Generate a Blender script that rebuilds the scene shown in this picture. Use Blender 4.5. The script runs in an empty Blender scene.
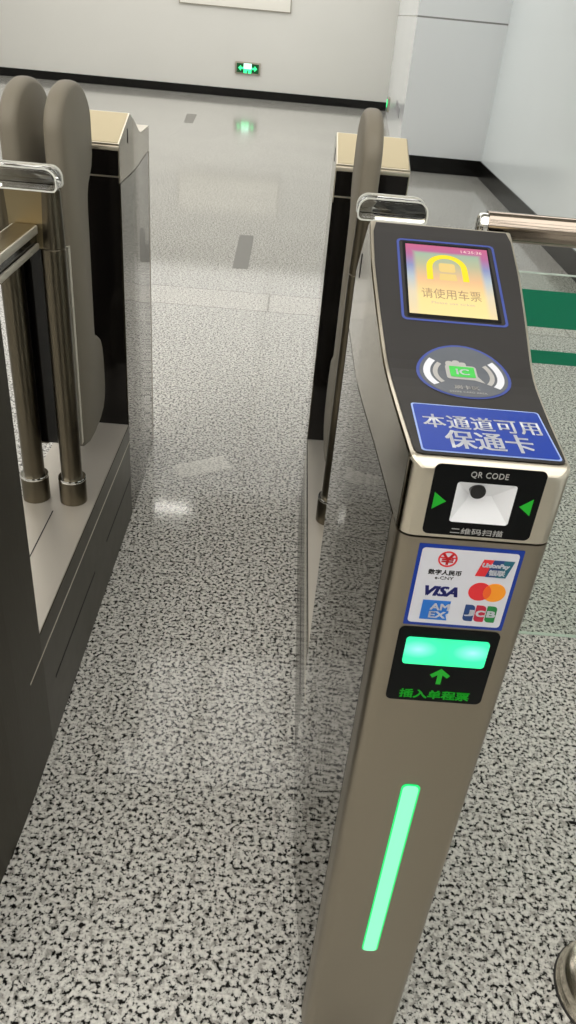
import bpy, bmesh, math, random
from mathutils import Vector, Matrix
random.seed(7)
S = bpy.context.scene
COL = S.collection

# ------------------------------------------------------------------ materials
def srgb(r, g, b):
    f = lambda c: (c/255/12.92) if c/255 <= .04045 else ((c/255+.055)/1.055)**2.4
    return (f(r), f(g), f(b), 1)

def mat(name, col, rough=.5, metal=0., spec=.5, coat=0., emit=None, estr=0.):
    m = bpy.data.materials.new(name); m.use_nodes = True
    p = m.node_tree.nodes['Principled BSDF']
    p.inputs['Base Color'].default_value = col
    p.inputs['Roughness'].default_value = rough
    p.inputs['Metallic'].default_value = metal
    p.inputs['Specular IOR Level'].default_value = spec
    p.inputs['Coat Weight'].default_value = coat
    if emit:
        p.inputs['Emission Color'].default_value = emit
        p.inputs['Emission Strength'].default_value = estr
    return m

def nodes(m):
    nt = m.node_tree
    return nt, nt.nodes, nt.links, nt.nodes['Principled BSDF']

def ramp(n, stops, interp='LINEAR'):
    r = n.new('ShaderNodeValToRGB'); r.color_ramp.interpolation = interp
    e = r.color_ramp.elements
    while len(e) > 1: e.remove(e[-1])
    e[0].position, e[0].color = stops[0]
    for p, c in stops[1:]:
        k = e.new(p); k.color = c
    return r

def steel(name, col, rough, stretch=(1, 1, 60), var=.05, bump=.02):
    """brushed stainless steel: fine streaks across the brushing direction"""
    m = mat(name, col, rough, 1.0)
    nt, n, l, p = nodes(m)
    tc = n.new('ShaderNodeTexCoord'); mp = n.new('ShaderNodeMapping'); mp.inputs['Scale'].default_value = stretch
    nz = n.new('ShaderNodeTexNoise'); nz.inputs['Scale'].default_value = 14; nz.inputs['Detail'].default_value = 4
    mr = n.new('ShaderNodeMapRange')
    mr.inputs['To Min'].default_value = max(0.02, rough-var); mr.inputs['To Max'].default_value = rough+var
    bp = n.new('ShaderNodeBump'); bp.inputs['Strength'].default_value = bump; bp.inputs['Distance'].default_value = .002
    l.new(tc.outputs['Object'], mp.inputs['Vector']); l.new(mp.outputs[0], nz.inputs['Vector'])
    l.new(nz.outputs['Fac'], mr.inputs['Value']); l.new(mr.outputs[0], p.inputs['Roughness'])
    l.new(nz.outputs['Fac'], bp.inputs['Height']); l.new(bp.outputs[0], p.inputs['Normal'])
    return m

M = {}
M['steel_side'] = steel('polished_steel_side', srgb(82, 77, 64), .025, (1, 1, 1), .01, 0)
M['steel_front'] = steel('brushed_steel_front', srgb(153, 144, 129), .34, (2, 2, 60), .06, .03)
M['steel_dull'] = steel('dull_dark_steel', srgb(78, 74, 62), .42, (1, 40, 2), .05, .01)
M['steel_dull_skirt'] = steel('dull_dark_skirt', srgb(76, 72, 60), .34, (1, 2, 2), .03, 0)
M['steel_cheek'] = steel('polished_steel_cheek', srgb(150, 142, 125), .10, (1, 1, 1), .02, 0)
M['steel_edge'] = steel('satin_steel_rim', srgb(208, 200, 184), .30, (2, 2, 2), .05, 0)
M['steel_deck'] = mat('satin_steel_deck', srgb(192, 186, 176), .36, .6)
M['steel_skirt'] = steel('dull_steel_skirt', srgb(96, 91, 79), .18, (2, 2, 2), .03, 0)
M['steel_tube'] = steel('brushed_steel_tube', srgb(108, 101, 87), .33, (50, 50, 1), .05, .01)
M['steel_top'] = steel('warm_steel_top', srgb(148, 135, 107), .34, (2, 40, 2), .06, .01)
M['steel_slope'] = steel('warm_steel_slope', srgb(205, 193, 163), .5, (2, 40, 2), .05, .01)
M['rail_tube'] = steel('handrail_steel', srgb(166, 154, 142), .11, (1, 40, 40), .05, .01)
M['chrome'] = mat('chrome', srgb(225, 225, 222), .07, 1.0)
M['dome_steel'] = mat('polished_dome_steel', srgb(222, 214, 200), .26, 1.0)
M['panel_black'] = mat('charcoal_panel', srgb(46, 44, 43), .45, 0, .22)
M['gloss_black'] = mat('gloss_black_panel', srgb(14, 12, 11), .12, 0, .35)
M['decal_black'] = mat('black_label', srgb(5, 6, 7), .4, 0, .15)
M['seam'] = mat('dark_seam', srgb(30, 27, 24), .6)
M['paddle'] = mat('grey_paddle_rubber', srgb(120, 113, 99), .55, 0, .4)
M['strip_alu'] = mat('aluminium_strip', srgb(205, 200, 186), .4, .6)
M['blue'] = mat('blue_label', srgb(18, 54, 148), .35, 0, .3)
M['blue_line'] = mat('blue_outline', srgb(52, 70, 148), .4)
M['blue_pale'] = mat('pale_blue_outline', srgb(150, 172, 225), .4)
M['white'] = mat('white_print', srgb(214, 216, 222), .45, 0, .3)
M['offwhite'] = mat('white_sticker', srgb(214, 214, 222), .35)
M['grey_print'] = mat('grey_print', srgb(170, 168, 165), .5)
M['dark_print'] = mat('dark_print', srgb(45, 42, 45), .5)
M['oval'] = mat('slate_oval', srgb(92, 96, 103), .4, 0, .3)
M['green_print'] = mat('green_print', srgb(8, 150, 28), .4, emit=srgb(5, 180, 25), estr=.2)
M['card_green'] = mat('card_green', srgb(62, 190, 74), .4)
M['red'] = mat('red_print', srgb(222, 40, 48), .4)
M['orange'] = mat('orange_print', srgb(248, 152, 28), .4)
M['redorange'] = mat('red_orange_print', srgb(240, 96, 30), .4)
M['navy'] = mat('navy_print', srgb(34, 40, 122), .4)
M['navy2'] = mat('deep_blue_print', srgb(26, 62, 120), .4)
M['teal'] = mat('teal_print', srgb(24, 96, 116), .4)
M['skyblue'] = mat('sky_blue_print', srgb(28, 110, 200), .4)
M['crimson'] = mat('crimson_print', srgb(186, 26, 58), .4)
M['leafgreen'] = mat('leaf_green_print', srgb(26, 128, 62), .4)
M['scan_white'] = mat('scanner_white', srgb(226, 226, 228), .45, emit=srgb(230, 232, 235), estr=.08)
M['lens'] = mat('scanner_lens', srgb(22, 22, 24), .12)
M['strip_core'] = mat('light_bar_core', srgb(60, 120, 100), .4, emit=(.30, 1.0, .58, 1), estr=.98)
M['strip_edge'] = mat('light_bar_edge', srgb(10, 190, 90), .4, emit=(.0, .62, .16, 1), estr=.9)
M['green_glass'] = mat('green_band_film', srgb(0, 122, 88), .35, 0, .4)
M['floor_tape'] = mat('grey_floor_tape', srgb(122, 120, 114), .5)
M['lamp'] = mat('near_fill_panel', (1, 1, 1, 1), .5, emit=(1, .97, .92, 1), estr=2.35)
M['fill_far'] = mat('far_fill_panel', (1, 1, 1, 1), .5, emit=(1, .98, .94, 1), estr=1.28)
M['lamp_slim'] = mat('slim_lamp', (1, 1, 1, 1), .5, emit=(1, .97, .9, 1), estr=34)
M['lamp_frame'] = mat('lamp_frame', srgb(200, 200, 198), .5)
M['ceiling'] = mat('ceiling_paint', srgb(205, 203, 197), .7)
M['skirting'] = mat('black_skirting', srgb(12, 11, 10), .2, 0, .3)
M['lightbox'] = mat('lit_board', srgb(235, 232, 222), .4, emit=(1, .97, .90, 1), estr=.12)
M['sign_frame'] = mat('sign_frame', srgb(168, 160, 146), .4, .3)
M['sign_dark'] = mat('sign_dark_green', srgb(4, 40, 16), .3, emit=(0, .10, .025, 1), estr=.5)
M['sign_lit'] = mat('sign_green_lit', srgb(40, 230, 120), .3, emit=(.05, .95, .30, 1), estr=1.6)
M['sign_pale'] = mat('sign_white_lit', srgb(190, 255, 225), .3, emit=(.55, 1.0, .80, 1), estr=1.3)
M['wall_reflection'] = mat('grey_reflection', srgb(140, 140, 144), .5)
M['paper'] = mat('sticker_pale', srgb(196, 194, 186), .35)

# clear acrylic
M['acrylic_glint'] = mat('painted_acrylic_glint', srgb(222, 222, 214), .2, 0, .6)
def clear(name, tint, ior, rough=.0):
    m = mat(name, tint, rough)
    nt, n, l, p = nodes(m)
    p.inputs['Transmission Weight'].default_value = 1.0; p.inputs['IOR'].default_value = ior
    return m
M['acrylic'] = clear('clear_acrylic', (.96, .97, .95, 1), 1.45, .0)
def pane(name, tint, refl=.05):
    """thin architectural glass: see-through with a weak mirror reflection"""
    m = bpy.data.materials.new(name); m.use_nodes = True
    nt = m.node_tree; n = nt.nodes; l = nt.links; n.clear()
    o = n.new('ShaderNodeOutputMaterial'); mx = n.new('ShaderNodeMixShader'); tr = n.new('ShaderNodeBsdfTransparent')
    gl = n.new('ShaderNodeBsdfGlossy')
    tr.inputs[0].default_value = tint; gl.inputs['Roughness'].default_value = .02; mx.inputs[0].default_value = refl
    l.new(tr.outputs[0], mx.inputs[1]); l.new(gl.outputs[0], mx.inputs[2]); l.new(mx.outputs[0], o.inputs[0])
    return m
M['glass'] = pane('railing_glass', (.95, .98, .955, 1))
M['glass_edge'] = mat('glass_edge', srgb(190, 205, 192), .2)

# speckled granite floor
def granite():
    m = mat('speckled_granite', srgb(190, 186, 176), .13, 0, .30)
    nt, n, l, p = nodes(m)
    tc = n.new('ShaderNodeTexCoord')
    def noise(scale, det, ro, off):
        mp = n.new('ShaderNodeMapping'); mp.inputs['Location'].default_value = off
        z = n.new('ShaderNodeTexNoise'); z.inputs['Scale'].default_value = scale; z.inputs['Detail'].default_value = det; z.inputs['Roughness'].default_value = ro
        l.new(tc.outputs['Object'], mp.inputs[0]); l.new(mp.outputs[0], z.inputs['Vector']); return z
    a = noise(108, 4, .60, (0, 0, 0)); b = noise(60, 2, .5, (3, 7, 1)); c = noise(1.3, 3, .5, (9, 2, 4))
    ra = ramp(n, [(0, (.012, .012, .011, 1)), (.405, (.008, .008, .0075, 1)), (.435, (.12, .118, .11, 1)), (.468, (.52, .51, .475, 1)), (.60, (.70, .685, .64, 1)), (1, (.78, .765, .72, 1))])
    rb = ramp(n, [(0, (.46, .46, .46, 1)), (.38, (.60, .59, .58, 1)), (.47, (1, 1, 1, 1)), (1, (1, 1, 1, 1))])
    rc = ramp(n, [(0, (.86, .86, .86, 1)), (1, (1.08, 1.08, 1.07, 1))])
    l.new(a.outputs['Fac'], ra.inputs[0]); l.new(b.outputs['Fac'], rb.inputs[0]); l.new(c.outputs['Fac'], rc.inputs[0])
    m1 = n.new('ShaderNodeMix'); m1.data_type = 'RGBA'; m1.blend_type = 'MULTIPLY'; m1.inputs[0].default_value = 1
    m2 = n.new('ShaderNodeMix'); m2.data_type = 'RGBA'; m2.blend_type = 'MULTIPLY'; m2.inputs[0].default_value = 1
    l.new(ra.outputs[0], m1.inputs[6]); l.new(rb.outputs[0], m1.inputs[7])
    l.new(m1.outputs[2], m2.inputs[6]); l.new(rc.outputs[0], m2.inputs[7])
    # joints between slabs: a paler band of slabs crosses the hall beyond the gates
    sp = n.new('ShaderNodeSeparateXYZ'); l.new(tc.outputs['Object'], sp.inputs[0])
    def math_(op, x, y):
        k = n.new('ShaderNodeMath'); k.operation = op
        for i, v in enumerate((x, y)):
            if isinstance(v, (int, float)): k.inputs[i].default_value = v
            elif v is not None: l.new(v, k.inputs[i])
        return k.outputs[0]
    Y = sp.outputs['Y']; X = sp.outputs['X']
    def line(v, at, w): return math_('LESS_THAN', math_('ABSOLUTE', math_('SUBTRACT', v, at), None), w)
    band = math_('MULTIPLY', math_('GREATER_THAN', Y, 4.45), math_('LESS_THAN', Y, 4.78))
    j = math_('MAXIMUM', line(Y, 4.45, .006), line(Y, 4.78, .006))
    cross = math_('MULTIPLY', band, line(math_('SUBTRACT', math_('MODULO', math_('ADD', X, 20.335), .9), .45), 0, .006))
    j = math_('MAXIMUM', j, cross)
    m3 = n.new('ShaderNodeMix'); m3.data_type = 'RGBA'; l.new(math_('MULTIPLY', band, .22), m3.inputs[0]); l.new(m2.outputs[2], m3.inputs[6]); m3.inputs[7].default_value = srgb(214, 208, 198)
    m4 = n.new('ShaderNodeMix'); m4.data_type = 'RGBA'; l.new(math_('MULTIPLY', j, .55), m4.inputs[0]); l.new(m3.outputs[2], m4.inputs[6]); m4.inputs[7].default_value = srgb(96, 92, 84)
    l.new(m4.outputs[2], p.inputs['Base Color'])
    mr = n.new('ShaderNodeMapRange'); mr.inputs['To Min'].default_value = .075; mr.inputs['To Max'].default_value = .095
    l.new(c.outputs['Fac'], mr.inputs['Value']); l.new(mr.outputs[0], p.inputs['Roughness'])
    return m
M['floor'] = granite()
def film_on_granite():     # clear sticker: the stone shows through, paler
    m = M['floor'].copy(); m.name = 'clear_sticker'; nt, n, l, p = nodes(m)
    src = p.inputs['Base Color'].links[0].from_socket
    mx = n.new('ShaderNodeMix'); mx.data_type = 'RGBA'; mx.inputs[0].default_value = .5; mx.inputs[7].default_value = srgb(228, 226, 218)
    l.new(src, mx.inputs[6]); l.new(mx.outputs[2], p.inputs['Base Color']); return m
M['film'] = film_on_granite()

def wallmat(name, col, seam_z=None, rough=.16):
    m = mat(name, col, rough, 0, .45)
    nt, n, l, p = nodes(m)
    tc = n.new('ShaderNodeTexCoord'); nz = n.new('ShaderNodeTexNoise'); nz.inputs['Scale'].default_value = .7
    r = ramp(n, [(0, tuple(c*.96 for c in col[:3])+(1,)), (1, tuple(min(1, c*1.04) for c in col[:3])+(1,))])
    l.new(tc.outputs['Object'], nz.inputs['Vector']); l.new(nz.outputs['Fac'], r.inputs[0]); out = r.outputs[0]
    if seam_z:
        sp = n.new('ShaderNodeSeparateXYZ'); l.new(tc.outputs['Object'], sp.inputs[0])
        a = n.new('ShaderNodeMath'); a.operation = 'SUBTRACT'; a.inputs[1].default_value = seam_z; l.new(sp.outputs['Z'], a.inputs[0])
        b = n.new('ShaderNodeMath'); b.operation = 'ABSOLUTE'; l.new(a.outputs[0], b.inputs[0])
        c = n.new('ShaderNodeMath'); c.operation = 'LESS_THAN'; c.inputs[1].default_value = .008; l.new(b.outputs[0], c.inputs[0])
        mx = n.new('ShaderNodeMix'); mx.data_type = 'RGBA'; l.new(c.outputs[0], mx.inputs[0]); l.new(out, mx.inputs[6]); mx.inputs[7].default_value = srgb(140, 140, 138); out = mx.outputs[2]
    l.new(out, p.inputs['Base Color'])
    return m
M['wall_far'] = wallmat('white_wall_panels', srgb(226, 225, 220))
M['wall_grey'] = wallmat('pale_grey_panels', srgb(238, 241, 243), 1.53)
M['wall_cool'] = wallmat('cool_white_panels', srgb(240, 247, 249))

# ------------------------------------------------------------------ mesh helpers
def link(name, bm, m, parent=None, smooth=False):
    bmesh.ops.remove_doubles(bm, verts=bm.verts, dist=1e-6)
    bmesh.ops.recalc_face_normals(bm, faces=bm.faces)
    me = bpy.data.meshes.new(name); bm.to_mesh(me); bm.free()
    me.materials.append(M[m] if isinstance(m, str) else m)
    if smooth:
        for f in me.polygons: f.use_smooth = True
        try: me.set_sharp_from_angle(angle=math.radians(smooth if smooth is not True else 35))
        except Exception: pass
    o = bpy.data.objects.new(name, me); COL.objects.link(o)
    if parent: o.parent = parent
    return o

def add_box(bm, x0, x1, y0, y1, z0, z1, bevel=0, seg=2):
    vs = [bm.verts.new((x, y, z)) for z in (z0, z1) for y in (y0, y1) for x in (x0, x1)]
    fs = [bm.faces.new([vs[i] for i in q]) for q in ((0, 2, 3, 1), (4, 5, 7, 6), (0, 1, 5, 4), (2, 6, 7, 3), (0, 4, 6, 2), (1, 3, 7, 5))]
    if bevel:
        es = list({e for f in fs for e in f.edges})
        bmesh.ops.bevel(bm, geom=es, offset=bevel, segments=seg, affect='EDGES', profile=.5)
def box(name, m, parent, *a, bevel=0, seg=2):
    bm = bmesh.new(); add_box(bm, *a, bevel=bevel, seg=seg); return link(name, bm, m, parent, smooth=bool(bevel))

def add_rings(bm, rings, cap=True):
    vr = [[bm.verts.new(p) for p in r] for r in rings]
    n = len(rings[0])
    for a, b in zip(vr, vr[1:]):
        for i in range(n):
            bm.faces.new((a[i], a[(i+1) % n], b[(i+1) % n], b[i]))
    if cap: bm.faces.new(vr[0]); bm.faces.new(vr[-1][::-1])
def add_lathe(bm, prof, n=32, c=(0, 0, 0), axis='Z'):
    rings = []
    for r, h in prof:
        ring = []
        for k in range(n):
            a = 2*math.pi*k/n; u, v = r*math.cos(a), r*math.sin(a)
            ring.append(Vector(c)+(Vector((u, v, h)) if axis == 'Z' else Vector((h, u, v)) if axis == 'X' else Vector((u, h, v))))
        rings.append(ring)
    add_rings(bm, rings)
def lathe(name, m, parent, prof, c=(0, 0, 0), axis='Z', n=32, smooth=40):
    bm = bmesh.new(); add_lathe(bm, prof, n, c, axis); return link(name, bm, m, parent, smooth)
def tube_path(bm, pts, r, n=20):
    pts = [Vector(p) for p in pts]; rings = []
    for i, p in enumerate(pts):
        t = (pts[min(i+1, len(pts)-1)]-pts[max(i-1, 0)]).normalized()
        u = t.cross(Vector((0, 1, 0))); u = u.normalized() if u.length > 1e-4 else Vector((1, 0, 0)); v = t.cross(u)
        rings.append([p+r*(math.cos(2*math.pi*k/n)*u+math.sin(2*math.pi*k/n)*v) for k in range(n)])
    add_rings(bm, rings)

def rrect(x0, x1, y0, y1, r, n=5):
    """rounded rectangle as a counter-clockwise list of 2D points; r may be 4 radii (bl, br, tr, tl)"""
    rs = r if isinstance(r, (list, tuple)) else (r,)*4
    out = []
    for (cx, cy, sx, sy, a0), q in zip(((x0, y0, 1, 1, 180), (x1, y0, -1, 1, 270), (x1, y1, -1, -1, 0), (x0, y1, 1, -1, 90)), rs):
        if q <= 0: out.append((cx, cy)); continue
        for k in range(n+1):
            a = math.radians(a0+90*k/n); out.append((cx+sx*q+q*math.cos(a), cy+sy*q+q*math.sin(a)))
    return out
def ellipse(cx, cy, a, b, n=40): return [(cx+a*math.cos(2*math.pi*k/n), cy+b*math.sin(2*math.pi*k/n)) for k in range(n)]
def arc_band(cx, cy, r0, r1, a0, a1, n=12):
    p = [(cx+r1*math.cos(math.radians(a0+(a1-a0)*k/n)), cy+r1*math.sin(math.radians(a0+(a1-a0)*k/n))) for k in range(n+1)]
    return p+[(cx+r0*math.cos(math.radians(a1+(a0-a1)*k/n)), cy+r0*math.sin(math.radians(a1+(a0-a1)*k/n))) for k in range(n+1)]
def frame_strips(outer, inner):
    n = len(outer)
    return [[outer[i], outer[(i+1) % n], inner[(i+1) % n], inner[i]] for i in range(n)]

def prism_y(bm, poly, y0, y1):
    add_rings(bm, [[(x, y0, z) for x, z in poly], [(x, y1, z) for x, z in poly]])
def prism_x(bm, poly, x0, x1):
    add_rings(bm, [[(x0, y, z) for y, z in poly], [(x1, y, z) for y, z in poly]])
def prism_z(bm, poly, z0, z1):
    add_rings(bm, [[(x, y, z0) for x, y in poly], [(x, y, z1) for x, y in poly]])

def tag(o, label=None, cat=None, group=None, kind=None):
    for k, v in (('label', label), ('category', cat), ('group', group), ('kind', kind)):
        if v: o[k] = v
    return o
def thing(name, loc, label, cat, group=None):
    o = bpy.data.objects.new(name, None); o.empty_display_size = .1; COL.objects.link(o); o.location = loc
    return tag(o, label, cat, group)
def struct(name, bm, m): return tag(link(name, bm, m), kind='structure')

# ------------------------------------------------------------------ lettering
_txt = {}
def text_tris(s, bold=0., shear=0., spacing=1.):
    """glyph outlines of a string as triangles/polygons in the unit square (0..1, 0..1) plus the aspect ratio"""
    key = (s, bold, shear, spacing)
    if key in _txt: return _txt[key]
    cu = bpy.data.curves.new('lettering', 'FONT'); cu.body = s; cu.size = 1; cu.offset = bold; cu.shear = shear; cu.space_character = spacing
    cu.resolution_u = 3; cu.fill_mode = 'FRONT'
    o = bpy.data.objects.new('lettering', cu); COL.objects.link(o)
    dg = bpy.context.evaluated_depsgraph_get(); dg.update()
    me = bpy.data.meshes.new_from_object(o.evaluated_get(dg))
    vs = [(v.co.x, v.co.y) for v in me.vertices]; fs = [tuple(p.vertices) for p in me.polygons]
    bpy.data.objects.remove(o); bpy.data.curves.remove(cu); bpy.data.meshes.remove(me)
    x0, x1 = min(v[0] for v in vs), max(v[0] for v in vs); y0, y1 = min(v[1] for v in vs), max(v[1] for v in vs)
    vs = [((x-x0)/(x1-x0), (y-y0)/(y1-y0)) for x, y in vs]
    _txt[key] = (vs, fs, (x1-x0)/(y1-y0)); return _txt[key]
def text_polys(s, x0, x1, y0, y1, fat=0., **k):
    """lettering fitted into a box; fat thickens the strokes"""
    vs, fs, a = text_tris(s, **k)
    P = [(x0+(x1-x0)*u, y0+(y1-y0)*v) for u, v in vs]
    out = []
    for dx, dy in (((0, 0),) if not fat else ((-fat, -fat*.5), (fat, -fat*.5), (-fat, fat*.5), (fat, fat*.5))):
        out += [[(P[i][0]+dx, P[i][1]+dy) for i in f] for f in fs]
    return out

# ------------------------------------------------------------------ ticket gate geometry (local: x across, centre 0; y along the lane; z up)
HW = .0992                 # half width of a gate
YF, YB = .642, 1.235       # front and back of the near cabinet
ZS = 1.0675                # joint between cabinet and its slanted head
MID = 1.7275               # the far cabinet mirrors the near one about this y
PROF = [(1.235, 1.168), (1.13, 1.2635), (.865, 1.1685), (.84, 1.1625), (.815, 1.1595), (.78, 1.1575), (.74, 1.1555), (.66, 1.1535), (.60, 1.152)]
PROF_FAR = [(1.235, 1.165), (1.075, 1.2230), (.895, 1.1560), (.85, 1.1470), (.60, 1.140)]
def prof(y, P=PROF):
    for (a, za), (b, zb) in zip(P, P[1:]):
        if b <= y <= a: return za+(zb-za)*(a-y)/(a-b)
    return P[0][1] if y > P[0][0] else P[-1][1]
def sm_prof(y, P=PROF):    # smoothed concave reading face
    pk = P[1][0]
    if y > pk-.004: return prof(y, P)
    h = .014; return (prof(min(pk, y-h), P)+prof(y, P)*2+prof(min(pk, y+h), P))/4
WID = [(1.30, .0992), (1.03, .0992), (.94, .0946), (.83, .0872), (.75, .0830), (.66, .0785), (.60, .0758)]
def half(y):               # half width, narrowing to the nose
    def h(y):
        for (a, wa), (b, wb) in zip(WID, WID[1:]):
            if b <= y <= a: return wa+(wb-wa)*(a-y)/(a-b)
        return WID[0][1] if y > WID[0][0] else WID[-1][1]
    return (h(y-.02)+2*h(y)+h(y+.02))/4

def shell(bm, ys, z0, ztop, r, bev, flip=False):
    """loft of rectangular sections with rounded nose corners and bevelled top edges"""
    rings = []
    for y in ys:
        w = half(y); t = ztop(y)
        d = y-YF
        if d < r:
            k = r-math.sqrt(max(0, r*r-(r-d)**2)); w -= k
            if bev: t -= k*.7
        b = bev
        if b: sec = [(-w, z0), (-w, t-b), (-w+b*.3, t-b*.3), (-w+b, t), (w-b, t), (w-b*.3, t-b*.3), (w, t-b), (w, z0)]
        else: sec = [(-w, z0), (-w, t), (w, t), (w, z0)]
        yy = 2*MID-y if flip else y
        rings.append([(x, yy, z) for x, z in sec])
    add_rings(bm, rings)
KF = .9877; CXS, CXG = .2115, .2105
def nose_map(x, z):        # nose layout, written about the first survey of the front plane
    return ((x+.212)*KF-CXG, 1.5-(1.5-z)*KF)
NOSE = [YF, YF+.001, YF+.0025, YF+.005, YF+.008, YF+.012, YF+.016]
def front_poly(polys, y, parent, name, m, th=.0008):
    bm = bmesh.new()
    for p in polys: prism_y(bm, [nose_map(*q) for q in p], y, y+th)
    return link(name, bm, m, parent)
def on_face(polys, off, parent, name, m, step=.02):
    """lay flat shapes on the curved reading face (shapes given in x, y)"""
    bm = bmesh.new()
    for p in polys: bm.faces.new([bm.verts.new((x, y, 0)) for x, y in p])
    ys = [v.co.y for v in bm.verts]; y = min(ys); hi = max(ys)
    k = math.ceil(y/step)*step
    while k < hi:
        bmesh.ops.bisect_plane(bm, geom=bm.verts[:]+bm.edges[:]+bm.faces[:], plane_co=(0, k, 0), plane_no=(0, 1, 0)); k += step
    for v in bm.verts: v.co.z = sm_prof(v.co.y)+off
    for f in bm.faces:
        f.normal_update()
    o = link(name, bm, m, parent)
    me = o.data
    if sum(p.normal.z for p in me.polygons) < 0: me.flip_normals()
    return o

def cabinet(root, flip=False, detail=True):
    nm = lambda y: 2*MID-y if flip else y
    # cabinet body behind the nose panel
    bm = bmesh.new(); shell(bm, [.684, .75, .8, .85, .9, .95, 1.0, 1.07, YB-.004], .004, lambda y: ZS-.001, 0, 0, flip)
    body = link('cabinet_body', bm, 'steel_side', root)
    bm = bmesh.new(); shell(bm, NOSE+[.66, .682], .004, lambda y: ZS-.001, .016, 0, flip)
    nose = link('front_panel', bm, 'steel_front', root, 30)
    bm = bmesh.new(); shell(bm, [.655+.012, .75, .9, 1.0, 1.07, YB-.012], .02, lambda y: ZS+.004, 0, 0, flip)
    for v in bm.verts: v.co.x *= .97
    link('joint_gasket', bm, 'seam', body)
    bm = bmesh.new(); n = 26
    P = PROF_FAR if flip else PROF; pk = P[1][0]
    ys = NOSE+[YF+.019]+[.68+(pk-.012-.68)*k/n for k in range(n+1)]+[pk-.003, pk+.003, YB-.012, YB-.003, YB]
    shell(bm, ys, ZS+.0015, lambda y: sm_prof(y, P)-(.001 if abs(y-pk) < .004 else 0), .016, .004, flip)
    head = link('cabinet_head', bm, 'steel_edge', root, 14)
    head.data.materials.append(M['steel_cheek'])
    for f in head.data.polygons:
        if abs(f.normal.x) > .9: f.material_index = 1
    # lock slot on each side of the head
    for s in (-1, 1):
        box('side_slot', 'seam', head, s*HW-.0008, s*HW+.0008, *sorted((nm(pk+.040), nm(pk+.046))), prof(pk+.043, P)-.055, prof(pk+.043, P)-.020)
    # gloss black end towards the barrier, split by a bright joint
    y0, y1 = sorted((nm(YB-.004), nm(YB+.002)))
    box('end_panel', 'gloss_black', root, -HW+.003, HW-.003, y0, y1, .348, 1.082)
    y0, y1 = sorted((nm(YB-.001), nm(YB+.002)))
    e = box('end_panel', 'gloss_black', root, -HW+.003, HW-.003, y0, y1, 1.0865, 1.148)
    box('bright_joint', 'steel_edge', e, -HW+.003, HW-.003, y0, y1, 1.0825, 1.0862)
    box('bright_edge', 'steel_edge', e, -HW+.001, HW-.001, *sorted((nm(YB-.001), nm(YB+.004))), 1.149, 1.160, bevel=.0015)
    # warm steel back slope of the head
    bm = bmesh.new()
    pl = [(pk+.008, prof(pk+.008, P)), (YB-.004, prof(YB-.004, P))]
    add_rings(bm, [[(-HW+.004, nm(y), z), (HW-.004, nm(y), z), (HW-.004, nm(y), z+.0012), (-HW+.004, nm(y), z+.0012)] for y, z in pl])
    link('back_slope', bm, 'steel_slope', head)
    return body, nose, head

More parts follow.
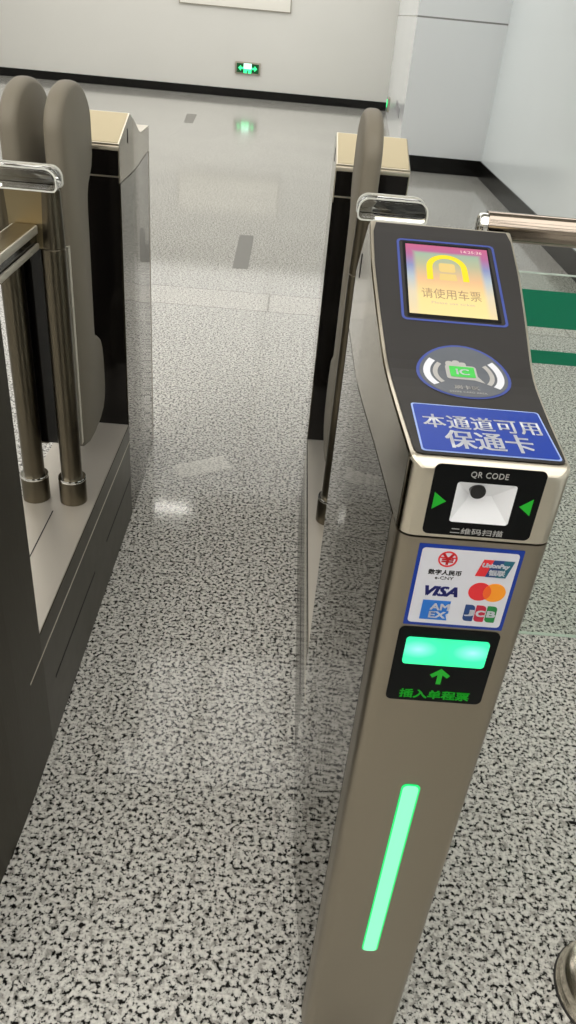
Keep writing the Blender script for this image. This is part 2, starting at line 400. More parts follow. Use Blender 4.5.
def reader(root, head):
    """black reading face with display, card reader, lane sign and everything on the nose"""
    N = 24; pk = PROF[1][0]
    ys = [.672+(pk-.010-.672)*k/N for k in range(N+1)]
    left = [(-half(y)+.0045, y) for y in ys]; right = [(half(y)-.0045, y) for y in ys]
    w0 = half(.66)-.0045
    left = [(-w0+.008, .6555), (-w0+.0030, .6575), (-w0+.0005, .6620)]+left; right = [(w0-.008, .6555), (w0-.0030, .6575), (w0-.0005, .6620)]+right
    left[-1] = (left[-1][0]+.004, left[-1][1]+.003); right[-1] = (right[-1][0]-.004, right[-1][1]+.003)
    face = on_face([[*right, *left[::-1]]], .0010, root, 'reading_face', 'panel_black')
    # display
    o = rrect(-.0640, .0685, .9280, 1.0890, .007); i = rrect(-.0608, .0653, .9312, 1.0855, .005)
    disp = on_face([rrect(-.0565, .0605, .9345, 1.0825, .002)], .0016, root, 'display', 'decal_black')
    on_face(frame_strips(o, i), .0015, disp, 'display_outline', 'blue_line')
    scr = on_face([[(-.0540, .9395), (.0560, .9395), (.0580, 1.0775), (-.0525, 1.0775)]], .0022, disp, 'screen', screen_material(), .01)
    on_face([arc_band(.000, 1.0315, .0190, .0270, 0, 180, 16), [(-.027, 1.0320), (-.019, 1.0320), (-.0195, 1.0065), (-.0275, 1.0065)], [(.019, 1.0320), (.027, 1.0320), (.0275, 1.0065), (.0195, 1.0065)]],
            .0026, disp, 'screen_emblem', glow('screen_yellow', (1.0, .80, .02), 1.0))
    on_face([rrect(-.0105, .0110, 1.0230, 1.0410, .004), [(-.0115, 1.0065), (.012, 1.0065), (.011, 1.0195), (-.0105, 1.0195)]], .0026, disp, 'screen_emblem', glow('screen_gold', (.96, .70, .25), .9))
    on_face(text_polys('请使用车票', -.0365, .0395, .9700, .9890), .0026, disp, 'screen_lettering', glow('screen_text', (.60, .38, .22), .72))
    on_face(text_polys('Please use ticket', -.025, .030, .9600, .9645), .0026, disp, 'screen_lettering', glow('screen_text_pale', (.82, .62, .44), .85))
    on_face(text_polys('14:25:36', .022, .050, 1.0660, 1.0715), .0026, disp, 'screen_lettering', glow('screen_clock', (1.0, .82, .72), .9))
    # card reader oval
    ox, oy = .002, .8355
    rd = on_face([ellipse(ox, oy, .0545, .0540)], .0016, root, 'card_reader', 'blue_line')
    on_face([ellipse(ox, oy, .0510, .0510)], .0020, rd, 'reader_disc', 'oval')
    for s in (-1, 1):
        for r0, r1 in ((.0385, .0465), (.0300, .0355)):
            c = arc_band(0, 0, r0, r1, -37, 37)
            on_face([[(ox+s*x, oy+y) for x, y in c]], .0024, rd, 'wave_mark', 'white' if r0 > .033 else 'grey_print')
    on_face([rrect(-.0180, .0180, .8245, .8530, .004), rrect(-.0170, -.008, .8500, .8600, .004), rrect(-.0090, -.000, .8500, .8620, .004), rrect(-.001, .007, .8500, .8590, .003)], .0024, rd, 'card_symbol', 'grey_print')
    on_face([[(.010, .8260), (.0245, .8190), (.018, .8330)]], .0024, rd, 'card_symbol', 'grey_print')
    on_face([rrect(-.0135, .0155, .8290, .8505, .001)], .0028, rd, 'card_symbol', 'card_green')
    on_face(text_polys('IC', -.0060, .0085, .8335, .8450, fat=.0004), .0032, rd, 'reader_lettering', 'white')
    on_face(text_polys('刷卡区', -.0125, .0155, .8020, .8105, fat=.0003), .0024, rd, 'reader_lettering', 'grey_print')
    on_face(text_polys('SWIPE CARD AREA', -.0195, .0225, .7930, .7968), .0024, rd, 'reader_lettering', 'grey_print')
    # blue lane sign
    sg = on_face([rrect(-.0668, .0708, .6600, .7615, .004)], .0016, root, 'lane_sign', 'blue_pale')
    on_face([rrect(-.0650, .0690, .6620, .7592, .0035)], .0020, sg, 'sign_face', 'blue')
    on_face(text_polys('本通道可用', -.0580, .0630, .7085, .7375, fat=.00045, spacing=1.06), .0024, sg, 'sign_lettering', 'white')
    on_face(text_polys('保通卡', -.0395, .0475, .6690, .7050, fat=.0007), .0024, sg, 'sign_lettering', 'white')

    # --- the nose
    y = YF
    cx = 0.
    # code scanner
    qp = front_poly([rrect(-.0545, .0545, 1.0675, 1.1480, .006)], y-.0010, root, 'code_scanner', 'decal_black', .0012)
    bm = bmesh.new(); prism_y(bm, [nose_map(*q) for q in rrect(-.0300, .0290, 1.0835, 1.1300, .003)], y-.05, y+.0125)
    cut = link('cutter', bm, 'seam', root)
    for o in (qp, head):
        b = o.modifiers.new('recess', 'BOOLEAN'); b.object = cut; b.operation = 'DIFFERENCE'; b.solver = 'EXACT'
        dg = bpy.context.evaluated_depsgraph_get(); dg.update()
        me = bpy.data.meshes.new_from_object(o.evaluated_get(dg)); o.modifiers.clear(); o.data = me
    bpy.data.objects.remove(cut)
    bm = bmesh.new()
    ou = [(-.0302, 1.0833), (.0292, 1.0833), (.0292, 1.1302), (-.0302, 1.1302)]
    vn = lambda x, yy, z: bm.verts.new((nose_map(x, z)[0], yy, nose_map(x, z)[1]))
    a = [vn(x, y-.0008, z) for x, z in ou]; r1 = vn(-.011, y+.0115, 1.109); r2 = vn(.010, y+.0115, 1.109)
    for f in ((a[0], a[1], r2, r1), (a[1], a[2], r2), (a[2], a[3], r1, r2), (a[3], a[0], r1)): bm.faces.new(f)
    link('scanner_window', bm, 'scan_white', qp)
    lathe('scanner_lens', 'lens', qp, [(.0001, -.0008), (.0076, -.0008), (.0076, .009)], (*((lambda q: (q[0], y+.0005, q[1]))(nose_map(-.008, 1.1195))),), 'Y', 28)
    front_poly([[(-.0500, 1.0975), (-.0500, 1.1165), (-.0375, 1.1070)]], y-.0016, qp, 'arrow_mark', 'green_print')
    front_poly([[(.0475, 1.0975), (.0475, 1.1165), (.0355, 1.1070)]], y-.0016, qp, 'arrow_mark', 'green_print')
    front_poly(text_polys('QR CODE', -.0190, .0175, 1.1350, 1.1425, spacing=1.1), y-.0016, qp, 'scanner_lettering', 'grey_print')
    front_poly(text_polys('二维码扫描', -.0265, .0265, 1.0700, 1.0770), y-.0016, qp, 'scanner_lettering', 'grey_print')
    # payment sticker
    ps = front_poly([rrect(-.0540, .0550, .9465, 1.0545, .001)], y-.0006, root, 'payment_sticker', 'blue')
    front_poly([rrect(-.0500, .0510, .9505, 1.0500, .004)], y-.0010, ps, 'sticker_face', 'offwhite')
    yy = y-.0014
    def pic(name, m, polys, lift=0): return front_poly(polys, yy-lift, ps, name, m)
    pic('currency_logo', 'red', frame_strips(ellipse(-.0220, 1.0375, .0100, .0100), ellipse(-.0220, 1.0375, .0082, .0082))+text_polys('¥', -.0285, -.0155, 1.0305, 1.0445, fat=.0004)+[rrect(-.0300, -.0140, 1.0385, 1.0400, 0)])
    pic('currency_lettering', 'dark_print', text_polys('数字人民币', -.0390, -.0045, 1.0170, 1.0235, fat=.0002))
    pic('currency_lettering', 'dark_print', text_polys('e-CNY', -.0310, -.0115, 1.0110, 1.0150))
    sh = lambda x0, x1, z0, z1, k=.25: [(x0, z0), (x1, z0), (x1+k*(z1-z0), z1), (x0+k*(z1-z0), z1)]
    pic('bank_card_logo', 'red', [sh(.0100, .0215, 1.0190, 1.0405)])
    pic('bank_card_logo', 'navy2', [sh(.0205, .0330, 1.0190, 1.0405)], .0003)
    pic('bank_card_logo', 'teal', [sh(.0315, .0420, 1.0190, 1.0405)], .0006)
    pic('bank_card_lettering', 'white', text_polys('UnionPay', .0150, .0430, 1.0300, 1.0365, fat=.0003, shear=.2), .0010)
    pic('bank_card_lettering', 'white', text_polys('银联', .0235, .0400, 1.0215, 1.0285, fat=.0003), .0010)
    pic('credit_card_lettering', 'navy', text_polys('VISA', -.0380, -.0035, .9890, 1.0015, fat=.0009, shear=.28))
    pic('twin_circle_logo', 'red', [ellipse(.0195, .9985, .0120, .0120)])
    pic('twin_circle_logo', 'orange', [ellipse(.0350, .9985, .0120, .0120)], .0003)
    lens_ = [(.0195+.0120*math.cos(t), .9985+.0120*math.sin(t)) for t in [math.radians(-49.8+99.6*k/12) for k in range(13)]]+[(.0350+.0120*math.cos(t), .9985+.0120*math.sin(t)) for t in [math.radians(130.2+99.6*k/12) for k in range(13)]]
    pic('twin_circle_logo', 'redorange', [lens_], .0006)
    pic('blue_box_logo', 'skyblue', [[(-.0380, .9560), (-.0080, .9560), (-.0105, .9640), (-.0080, .9660), (-.0080, .9825), (-.0380, .9825)]])
    pic('blue_box_lettering', 'offwhite', text_polys('AM', -.0285, -.0085, .9700, .9785, fat=.0004)+text_polys('EX', -.0285, -.0110, .9590, .9675, fat=.0004), .0004)
    for x, mm, ch in ((.0085, 'navy2', 'J'), (.0205, 'crimson', 'C'), (.0325, 'leafgreen', 'B')):
        pic('triple_bar_logo', mm, [rrect(x, x+.0110, .9575, .9800, [.0045, .001, .0045, .001])])
        pic('triple_bar_lettering', 'white', text_polys(ch, x+.0015, x+.0100, .9650, .9730, fat=.0006), .0004)
    # ticket slot
    ts = front_poly([rrect(-.0565, .0560, .8310, .9430, .007)], y-.0010, root, 'ticket_slot', 'decal_black', .0012)
    bm = bmesh.new(); prism_y(bm, [nose_map(*q) for q in rrect(-.0465, .0465, .8905, .9290, .004)], y-.0032, y-.0008); link('slot_window', bm, slot_glow(), ts)
    front_poly([[(-.0022, .8600), (.0032, .8600), (.0032, .8745), (.0090, .8700), (.0120, .8740), (.0005, .8840), (-.0110, .8740), (-.0080, .8700), (-.0022, .8745)]], y-.0016, ts, 'arrow_mark', 'green_print')
    front_poly(text_polys('插入单程票', -.0410, .0400, .8360, .8490, fat=.0004), y-.0016, ts, 'slot_lettering', 'green_print')
    # green light bar
    lb = front_poly([rrect(-.0115, .0130, .2775, .6790, .0075)], y-.0010, root, 'light_bar', 'strip_edge', .0012)
    front_poly([rrect(-.0095, .0105, .2795, .6770, .0068)], y-.0022, lb, 'light_core', 'strip_core', .0012)
    # small latch under the head on the outer side
    box('latch', 'seam', root, half(.705)-.006, half(.705)+.006, .698, .714, 1.046, 1.055, bevel=.002)

def glow(name, c, s):
    return mat(name, (c[0]*.05, c[1]*.05, c[2]*.05, 1), .4, spec=.25, emit=(*c, 1), estr=s)
def screen_material():
    """a lit picture: pink-violet frame, pale blue sides, warm cream centre and foot"""
    m = mat('display_picture', (.02, .02, .02, 1), .3); nt, n, l, p = nodes(m); p.inputs['Specular IOR Level'].default_value = .25
    tc = n.new('ShaderNodeTexCoord'); sp = n.new('ShaderNodeSeparateXYZ'); l.new(tc.outputs['Generated'], sp.inputs[0])
    def mth(op, a, b=None):
        k = n.new('ShaderNodeMath'); k.operation = op
        for i, v in enumerate((a, b)):
            if v is None: continue
            if isinstance(v, (int, float)): k.inputs[i].default_value = v
            else: l.new(v, k.inputs[i])
        return k.outputs[0]
    edge = ramp(n, [(0, (.95, .76, .42, 1)), (.30, (.84, .72, .50, 1)), (.52, (.50, .58, .62, 1)), (.68, (.26, .30, .54, 1)), (.85, (.50, .14, .32, 1)), (1, (.62, .12, .26, 1))])
    mid = ramp(n, [(0, (1.0, .84, .36, 1)), (.25, (1.0, .80, .32, 1)), (.50, (.92, .56, .28, 1)), (.72, (.52, .52, .32, 1)), (.92, (.32, .50, .38, 1)), (1, (.50, .16, .24, 1))])
    l.new(sp.outputs['Y'], edge.inputs[0]); l.new(sp.outputs['Y'], mid.inputs[0])
    ax = mth('ABSOLUTE', mth('SUBTRACT', sp.outputs['X'], .5))
    mr = n.new('ShaderNodeMapRange'); mr.interpolation_type = 'SMOOTHSTEP'
    l.new(ax, mr.inputs['Value']); mr.inputs['From Min'].default_value = .36; mr.inputs['From Max'].default_value = .43
    top = n.new('ShaderNodeMapRange'); l.new(sp.outputs['Y'], top.inputs['Value']); top.inputs['From Min'].default_value = .87; top.inputs['From Max'].default_value = .91
    f = mth('MAXIMUM', mr.outputs[0], top.outputs[0])
    mx = n.new('ShaderNodeMix'); mx.data_type = 'RGBA'; l.new(f, mx.inputs[0]); l.new(mid.outputs[0], mx.inputs[6]); l.new(edge.outputs[0], mx.inputs[7])
    l.new(mx.outputs[2], p.inputs['Emission Color']); p.inputs['Emission Strength'].default_value = 1.0
    return m
def slot_glow():
    """lit slot: even green with two lamp spots behind the diffuser"""
    m = mat('slot_lamp', srgb(40, 200, 110), .25); nt, n, l, p = nodes(m)
    tc = n.new('ShaderNodeTexCoord'); out = None
    for x in (.16, .82):
        mp = n.new('ShaderNodeMapping'); mp.inputs['Scale'].default_value = (1, 0, .7)
        mp.inputs['Location'].default_value = (-x, 0, -.58*.7)
        ln = n.new('ShaderNodeVectorMath'); ln.operation = 'LENGTH'
        l.new(tc.outputs['Generated'], mp.inputs[0]); l.new(mp.outputs[0], ln.inputs[0])
        if out is None: out = ln.outputs['Value']
        else:
            k = n.new('ShaderNodeMath'); k.operation = 'MINIMUM'; l.new(out, k.inputs[0]); l.new(ln.outputs['Value'], k.inputs[1]); out = k.outputs[0]
    r = ramp(n, [(0, (.42, 1.0, .90, 1)), (.10, (.22, .95, .70, 1)), (.24, (.04, .80, .42, 1)), (.5, (.03, .76, .33, 1))])
    l.new(out, r.inputs[0]); l.new(r.outputs[0], p.inputs['Emission Color']); p.inputs['Emission Strength'].default_value = 1.0
    return m

def plinth(root):
    # skirt wraps the barrier section between the cabinets and carries the deck
    box('plinth', 'steel_skirt', root, -HW, HW, YB-.004, 2*MID-YB+.004, .004, .284)
    bm = bmesh.new(); add_box(bm, -HW, HW, YB-.004, 2*MID-YB+.004, .287, .343)
    band = link('plinth_lip', bm, 'steel_skirt', root)
    d = box('deck', 'steel_deck', root, -HW+.002, HW-.002, YB, 2*MID-YB, .342, .3465)
    box('deck_joint', 'seam', d, -.0015, .0015, YB+.01, 1.70, .3464, .3472)
    box('floor_seal', 'seam', root, -HW+.004, HW-.004, YB-.3, 2*MID-YB+.3, .0005, .004)
    pl = root.children
    for s in (-1, 1):
        for y0, y1 in ((1.30, 1.70), (1.85, 2.22)):
            box('vent_slot', 'decal_black', band, s*HW-.0006, s*HW+.0006, y0, y1, .150, .156)
        box('bright_line', 'strip_alu', band, s*HW-.0008, s*HW+.0008, YB-.09, 2*MID-YB, .2835, .2875)

YP = 1.762; PX = .0495; RT = .027
def posts(root):
    # two posts standing on the deck, plate between their heads, clear arched cap on top, hand beam back to the cabinet
    for s in (-1, 1):
        p = lathe('post', 'steel_tube', root, [(RT, .346), (RT, 1.0095), (RT-.0015, 1.011), (RT, 1.0125), (RT-.003, 1.132)], (s*PX, YP, 0), n=36)
        lathe('collar', 'steel_tube', p, [(.0275, .3468), (.0355, .3468), (.0355, .412), (.0345, .415), (.0275, .418)], (s*PX, YP, 0), n=36)
        lathe('collar_ring', 'chrome', p, [(.0273, .4145), (.0357, .4135), (.0365, .417), (.0350, .4205), (.0273, .4210)], (s*PX, YP, 0), n=36)
    box('infill_plate', 'steel_top', root, -PX, PX, YP-.022, YP+.022, 1.012, 1.131)
    box('centre_panel', 'gloss_black', root, -PX+RT-.012, PX-RT+.012, YP+.028, YP+.034, .50, 1.131)
    # cap: half-stadium seen from the front, rounded over along y
    def arch(w, z0, z1, r):
        return rrect(-w, w, z0, z1, [.010, .010, r*.8, r*.8], 8)
    bm = bmesh.new(); rings = []
    for y, k in ((-.026, .006), (-.024, .0025), (-.018, .0), (.018, .0), (.024, .0025), (.026, .006)):
        rings.append([(x, YP+y, z) for x, z in arch(PX+RT-.002-k, 1.1330+k, 1.1775-k, .030)])
    add_rings(bm, rings); cap = link('cap', bm, 'acrylic', root, 40)
    # pale frames put in for the bright refraction along the cap's edges
    for sgn in (-1, 1):
        o = arch(PX+RT-.0015, 1.1320, 1.1785, .0305); i = arch(PX+RT-.0042, 1.1347, 1.1758, .0278)
        yf = YP+sgn*.0262
        bm = bmesh.new()
        for q in frame_strips(o, i): prism_y(bm, q, yf-.002, yf+.002)
        link('cap_glint', bm, 'acrylic_glint', cap)
    b = box('hand_beam', 'steel_top', root, -.025, .025, YB+.003, YP-.025, 1.050, 1.064, bevel=.003)
    box('hand_beam_side', 'gloss_black', b, -.021, .021, YB+.003, YP-.02, 1.022, 1.0505)
    for s in (-1, 1):
        box('beam_rail', 'strip_alu', b, s*.025-.003, s*.025+.003, YB+.003, YP-.03, 1.046, 1.0635, bevel=.002)
        box('beam_rail', 'strip_alu', b, s*.025-.003, s*.025+.003, YB+.003, YP-.03, 1.012, 1.026, bevel=.002)
    box('beam_floor', 'steel_tube', b, -.025, .025, YB+.003, YP-.03, 1.013, 1.023)

def paddle(root, s):
    """swing paddle folded back along the lane: straight hinge edge, round upper and lower lobes, narrow waist"""
    Y0 = 1.802
    P = []
    # hinge edge from the bottom up
    P += [(Y0+.002, .520), (Y0, .560), (Y0, 1.235)]
    for k in range(0, 25):          # top lobe
        a = math.radians(180-k*7.5); P.append((Y0+.138+.138*math.cos(a), 1.235+.092*math.sin(a)*(1 if a > 0 else 1)))
    P += [(Y0+.277, 1.19), (Y0+.272, 1.155), (Y0+.258, 1.128), (Y0+.235, 1.108), (Y0+.216, 1.094), (Y0+.206, 1.075), (Y0+.202, 1.05), (Y0+.196, .74), (Y0+.198, .727), (Y0+.210, .717), (Y0+.240, .706), (Y0+.262, .690), (Y0+.274, .668), (Y0+.282, .630), (Y0+.285, .58), (Y0+.283, .54), (Y0+.272, .505), (Y0+.245, .478), (Y0+.200, .462), (Y0+.140, .455), (Y0+.08, .457), (Y0+.035, .470), (Y0+.012, .490)]
    # remove near-duplicates
    Q = [P[0]]
    for q in P[1:]:
        if math.dist(q, Q[-1]) > .002: Q.append(q)
    n = len(Q); cx = .047*s+.004
    cyx = sum(q[0] for q in Q)/n
    def inset(d):
        out = []
        for i in range(n):
            a, b, c = Vector(Q[i-1]), Vector(Q[i]), Vector(Q[(i+1) % n])
            t = (c-a).normalized(); nr = Vector((t.y, -t.x))   # Q runs clockwise in (y, z): right-hand normal points in
            out.append(b+nr*d)
        return out
    T = .021
    bm = bmesh.new(); rings = []
    for x, d in ((-T, .013), (-T+.003, .006), (-T+.009, .0012), (-T+.015, 0), (T-.015, 0), (T-.009, .0012), (T-.003, .006), (T, .013)):
        rings.append([(cx+x, p[0], p[1]) for p in inset(d)])
    add_rings(bm, rings)
    pd = link('paddle', bm, 'paddle', root, 50)
    box('hinge_strip', 'strip_alu', pd, cx+.013, cx+.0205, Y0-.010, Y0+.006, .50, 1.005) if s > 0 else box('hinge_strip', 'strip_alu', pd, cx-.0205, cx-.013, Y0-.010, Y0+.006, .50, 1.005)
    return pd

def copy_tree(o, parent=None):
    c = o.copy(); COL.objects.link(c); c.parent = parent
    for ch in o.children: copy_tree(ch, c)
    return c

# ---- right gate
gate = thing('ticket_gate', (.2105, 0, 0), 'slim steel ticket gate with lit display, card logos and green light bar facing the camera', 'ticket gate', 'ticket gates either side of the lane')
body, nose, head = cabinet(gate)
cabinet(gate, True)
plinth(gate); posts(gate)
reader(gate, head)
# ---- left gate
gate2 = copy_tree(gate); gate2.location = (-.5585, 0, 0)
gate2['label'] = 'steel ticket gate at the left edge with two grey paddles and a dark near side'
for o in list(gate.children)+list(gate2.children):     # the posts stand a little off centre, away from the lane
    if o.name.split('.')[0] in ('post', 'infill_plate', 'centre_panel', 'cap', 'hand_beam'): o.location.x = .008 if o.parent is gate else -.010
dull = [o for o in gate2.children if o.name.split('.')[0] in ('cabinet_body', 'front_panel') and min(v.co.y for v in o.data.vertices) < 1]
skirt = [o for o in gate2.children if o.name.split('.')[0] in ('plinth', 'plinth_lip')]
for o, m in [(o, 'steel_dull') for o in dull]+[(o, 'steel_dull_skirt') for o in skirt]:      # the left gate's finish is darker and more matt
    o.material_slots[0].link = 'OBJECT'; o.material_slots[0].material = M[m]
paddle(gate, -1)
for q in (paddle(gate2, 1), paddle(gate2, -1)): q.location.x = -.007

# ------------------------------------------------------------------ railing on the right
rl = thing('glass_railing', (.42, 1.65, 0), 'glass railing panel with green bands under a steel tube, right of the ticket gate', 'railing')
rl_in = Matrix.Translation((-.42, -1.65, 0))
def rbox(name, m, *a, par=rl, bevel=0):
    return box(name, m, par, *a, bevel=bevel)
g = rbox('glass_panel', 'glass', -.03, 1.55, -.005, .005, .094, 1.075)
rbox('glass_edge', 'glass_edge', -.03, 1.55, -.005, .005, .092, .094, par=g)
rbox('glass_edge', 'glass_edge', -.03, 1.55, -.005, .005, 1.075, 1.0765, par=g)
rbox('safety_band', 'green_glass', -.028, 1.548, -.0062, -.0052, .963, 1.042, par=g)
rbox('safety_band', 'green_glass', -.028, 1.548, -.0062, -.0052, .881, .911, par=g)
tb = lathe('handrail', 'rail_tube', rl, [(.0001, -.0215), (.0275, -.0215), (.0285, -.020), (.0285, 1.60), (.0001, 1.60)], (0, 0, 1.161), 'X', 36)
lathe('end_cap', 'chrome', tb, [(.0001, -.041), (.017, -.040), (.0225, -.0365), (.0245, -.031), (.0245, -.0216)], (0, 0, 1.161), 'X', 32)
for x in (.35, 1.2):
    lathe('glass_clamp', 'rail_tube', rl, [(.012, 1.05), (.012, 1.139)], (x, 0, 0), n=20)
    rbox('clamp_block', 'steel_edge', x-.025, x+.025, -.014, .014, 1.03, 1.062, bevel=.003)
for x in (.55, 1.45):
    lathe('rail_post', 'rail_tube', rl, [(.019, .001), (.019, 1.139)], (x, .05, 0), n=24)

# post with its dome cover in the near corner
ps = thing('steel_post', (.712, .745, 0), 'round steel post on a polished dome cover at the lower right corner', 'post')
lathe('dome_cover', 'dome_steel', ps, [(.100, .001), (.101, .006), (.100, .012), (.0955, .017), (.0945, .020), (.0945, .030), (.0915, .0385), (.083, .046), (.068, .051), (.050, .054), (.040, .0565), (.031, .060)], n=56)
lathe('floor_gasket', 'seam', ps, [(.1035, .0006), (.103, .003), (.099, .0035)], n=56)
lathe('pole', 'rail_tube', ps, [(.030, .050), (.030, .95), (.028, .956), (.0001, .958)], n=36)

# ------------------------------------------------------------------ hall
XW0, XW1, Y0, YW, ZC = -7.5, 6.0, -6.0, 16.55, 3.2
bm = bmesh.new(); add_box(bm, XW0-.3, XW1+.3, Y0-.3, YW+.3, -.1, 0); struct('floor', bm, 'floor')
bm = bmesh.new(); add_box(bm, XW0-.3, XW1+.3, Y0-.3, YW+.3, ZC, ZC+.1); struct('ceiling', bm, 'ceiling')
bm = bmesh.new(); add_box(bm, XW0-.3, 1.70, YW, YW+.2, 0, ZC); struct('wall_far', bm, 'wall_far')
bm = bmesh.new(); add_box(bm, XW0-.2, XW0, Y0, YW, 0, ZC); struct('wall_left', bm, 'wall_far')
bm = bmesh.new(); add_box(bm, XW0-.2, XW1+.2, Y0-.2, Y0, 0, ZC); struct('wall_rear', bm, 'wall_far')
# pillar between the far hall and the right-hand wall (its sides are a little off the gate axis)
PA, PB, PC, PD = (1.20, 9.906), (2.184, 9.906), (2.40, 16.55), (1.66, 16.55)
bm = bmesh.new(); prism_z(bm, [PA, PB, PC, PD], 0, ZC); struct('wall_pillar', bm, 'wall_grey')
def along(p, q, t): return (p[0]+(q[0]-p[0])*t, p[1]+(q[1]-p[1])*t)
# right wall from the pillar corner towards and past the camera
RW0 = PB; d = -.0164; RW1 = (PB[0]+d*13.5, PB[1]-13.5)
bm = bmesh.new(); prism_z(bm, [RW0, RW1, (RW1[0]+.3, RW1[1]), (RW0[0]+.3, RW0[1]+.0)], 0, ZC); struct('wall_right', bm, 'wall_cool')
# skirtings
bm = bmesh.new(); add_box(bm, XW0, 1.655, YW-.012, YW, 0, .142); struct('baseboard_far', bm, 'skirting')
bm = bmesh.new(); add_box(bm, 1.195, 2.184, 9.894, 9.906, 0, .172); struct('baseboard_pillar', bm, 'skirting')
bm = bmesh.new(); prism_z(bm, [(RW0[0]-.014, RW0[1]-.01), (RW1[0]-.014, RW1[1]), (RW1[0]-.001, RW1[1]), (RW0[0]-.001, RW0[1]-.01)], 0, .170); struct('baseboard_right', bm, 'skirting')

# lit board high on the far wall
lbx = thing('light_box', (-1.26, YW, 1.42), 'wide lit white board high on the far wall', 'light box')
box('lit_face', 'lightbox', lbx, -.985, .985, -.045, -.002, .0, .62, bevel=.004)
box('frame', 'sign_frame', lbx, -1.0, 1.0, -.036, -.001, -.012, .632)

# low exit sign on the far wall
ex = thing('exit_sign', (-.985, YW, .49), 'green lit exit sign with running figure and two arrows, low on the far wall', 'exit sign')
box('housing', 'sign_frame', ex, -.235, .235, -.035, -.001, -.10, .10, bevel=.006)
f = box('sign_face', 'sign_dark', ex, -.205, .205, -.039, -.034, -.075, .075)
bm = bmesh.new(); prism_y(bm, rrect(-.075, .070, -.01, .078, .004), -.043, -.0385); link('door_symbol', bm, 'sign_pale', f)
bm = bmesh.new()
for q in (rrect(-.075, -.012, -.078, -.012, .01), rrect(.010, .070, -.078, -.012, .01), rrect(-.012, .01, -.035, -.011, 0)): prism_y(bm, q, -.043, -.0385)
link('figure_symbol', bm, 'sign_lit', f)
for s in (-1, 1):
    bm = bmesh.new()
    prism_y(bm, [(s*x, z) for x, z in ((.078, -.016), (.125, -.016), (.125, -.046), (.175, .0), (.125, .046), (.125, .016), (.078, .016))], -.043, -.0385)
    link('arrow_symbol', bm, 'sign_lit', f)

# exit sign on the pillar side, seen nearly edge-on
dv = Vector((PD[0]-PA[0], PD[1]-PA[1], 0)); ang = math.atan2(dv.y, dv.x)
def on_pillar(t, z, off): 
    p = along(PA, PD, t); nrm = Vector((-dv.y, dv.x, 0)).normalized(); return Vector((p[0], p[1], z))+nrm*off
e2 = thing('exit_sign', on_pillar(.765, .245, 0), 'small green exit sign seen edge-on on the side of the pale pillar', 'exit sign')
e2.rotation_euler = (0, 0, ang)
box('housing', 'sign_frame', e2, -.20, .20, .001, .035, -.10, .10, bevel=.004)
q = box('sign_face', 'sign_dark', e2, -.185, .185, .034, .040, -.085, .085)
box('figure_symbol', 'sign_lit', q, -.10, .10, .0395, .046, -.04, .07)
for s in (-1, 1): box('arrow_symbol', 'sign_lit', q, s*.14-.025, s*.14+.025, .0395, .046, -.03, .04)
wp = box('wall_reflection', 'wall_reflection', None, -.60, .60, .001, .006, -.055, .055); wp.location = on_pillar(.24, .50, 0); wp.rotation_euler = (0, 0, ang)  # thin grey patch put in for a reflection in the glossy wall
tag(wp, 'grey reflection painted as a thin patch on the side of the pillar beside the edge-on exit sign', 'reflection')

# marks on the floor
def flat(name, m, pts, label, cat, group=None, th=.0012):
    bm = bmesh.new(); c = Vector((sum(p[0] for p in pts)/len(pts), sum(p[1] for p in pts)/len(pts), 0))
    prism_z(bm, [(p[0]-c.x, p[1]-c.y) for p in pts], .0002, th); o = link(name, bm, m); o.location = c; return tag(o, label, cat, group)
flat('floor_strip', 'floor_tape', [(-.372, 6.19), (-.263, 6.20), (-.253, 5.285), (-.358, 5.275)], 'grey strip on the floor in the middle of the lane beyond the gates', 'floor strip')
flat('floor_strip', 'floor_tape', [(-1.700, 13.38), (-1.550, 13.40), (-1.485, 12.32), (-1.610, 12.30)], 'grey strip far off on the floor near the far wall', 'floor strip')
st = flat('floor_sticker', 'film', [(-.377, 2.576), (-.190, 2.690), (-.146, 2.600), (-.324, 2.494)], 'clear rectangular sticker on the speckled floor between the gates', 'sticker', th=.0008)

def scrap(x, y, r, label):
    bm = bmesh.new(); n = 9
    add_rings(bm, [[(r*k*(1+.35*math.sin(3*a+x))*math.cos(a), r*.6*k*(1+.3*math.cos(2*a))*math.sin(a), z) for a in [2*math.pi*i/n for i in range(n)]] for k, z in ((1, .0003), (.9, r*.3), (.4, r*.5))])
    o = link('black_scrap', bm, 'decal_black', None, 60); o.location = (x, y, 0); return tag(o, label, 'scrap')
scrap(.052, 1.652, .006, 'tiny black scrap on the speckled floor close beside the ticket gate')
scrap(.748, 1.112, .009, 'small black scrap on the floor at the right edge, behind the steel post')

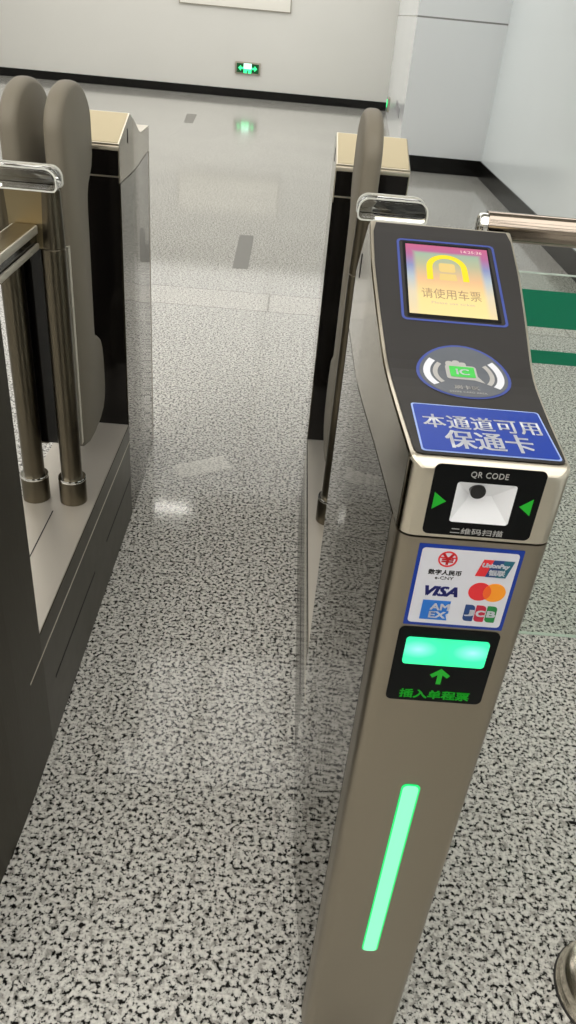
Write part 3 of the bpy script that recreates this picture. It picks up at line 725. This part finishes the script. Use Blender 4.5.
# ceiling lights, mostly unseen panels added for their light
def lamp(x, y, w, l, label, grp, hot=False):
    t = thing('ceiling_light', (x, y, ZC), label, 'ceiling light', grp)
    box('frame', 'lamp_frame', t, -w/2-.012, w/2+.012, -l/2-.012, l/2+.012, -.05, -.001)
    box('diffuser', 'lamp_slim' if hot == 'slim' else 'fill_far' if hot else 'lamp', t, -w/2, w/2, -l/2, l/2, -.06, -.045)
for y in (-3.6, -1.9, -.2, 1.2, 4.2):  # unseen panels added to brighten lane and gates
    for x in (-4.9, -3.1, -1.3, .5):
        lamp(x, y, 1.7, 1.25, 'unseen flat light panel added over the gates to brighten the lane', 'added light panels over the gates')
for y in (8.3, 10.1, 11.9, 13.7, 15.45):  # unseen panels added to lift the far wall and floor
    for x in (-5.3, -3.3, -1.3, .7):
        lamp(x, y, 1.97, 1.65 if y > 15 else 1.77, 'unseen light panel added over the far hall to lift its wall and floor', 'added light panels of the far hall', True)
lamp(-1.06, 7.08, .43, .06, 'short slim ceiling light between the two groups of added light panels', None, 'slim')

w = bpy.data.worlds.new('hall'); S.world = w; w.use_nodes = True
w.node_tree.nodes['Background'].inputs[0].default_value = (.5, .5, .5, 1); w.node_tree.nodes['Background'].inputs[1].default_value = .3

# ------------------------------------------------------------------ camera
f_px, pitch, roll, yaw = 777.147, .57416, .09547, .03272
cy, sy, cp, sp_ = math.cos(yaw), math.sin(yaw), math.cos(pitch), math.sin(pitch)
fw = Vector((sy*cp, cy*cp, -sp_)); rt = Vector((cy, -sy, 0)); up = rt.cross(fw)
c, s = math.cos(roll), math.sin(roll)
R_ = c*rt+s*up; U_ = -s*rt+c*up
cam = bpy.data.cameras.new('camera'); co = bpy.data.objects.new('camera', cam); COL.objects.link(co)
co.matrix_world = Matrix(((R_.x, U_.x, -fw.x, 0), (R_.y, U_.y, -fw.y, 0), (R_.z, U_.z, -fw.z, 1.5), (0, 0, 0, 1)))
cam.sensor_fit = 'VERTICAL'; cam.sensor_height = 36; cam.lens = f_px/1024*36; cam.clip_start = .05
S.camera = co
S.view_settings.view_transform = 'Standard'; S.view_settings.look = 'None'; S.view_settings.exposure = 0; S.view_settings.gamma = 1
S.view_settings.use_curve_mapping = False
S.cycles.use_denoising = True
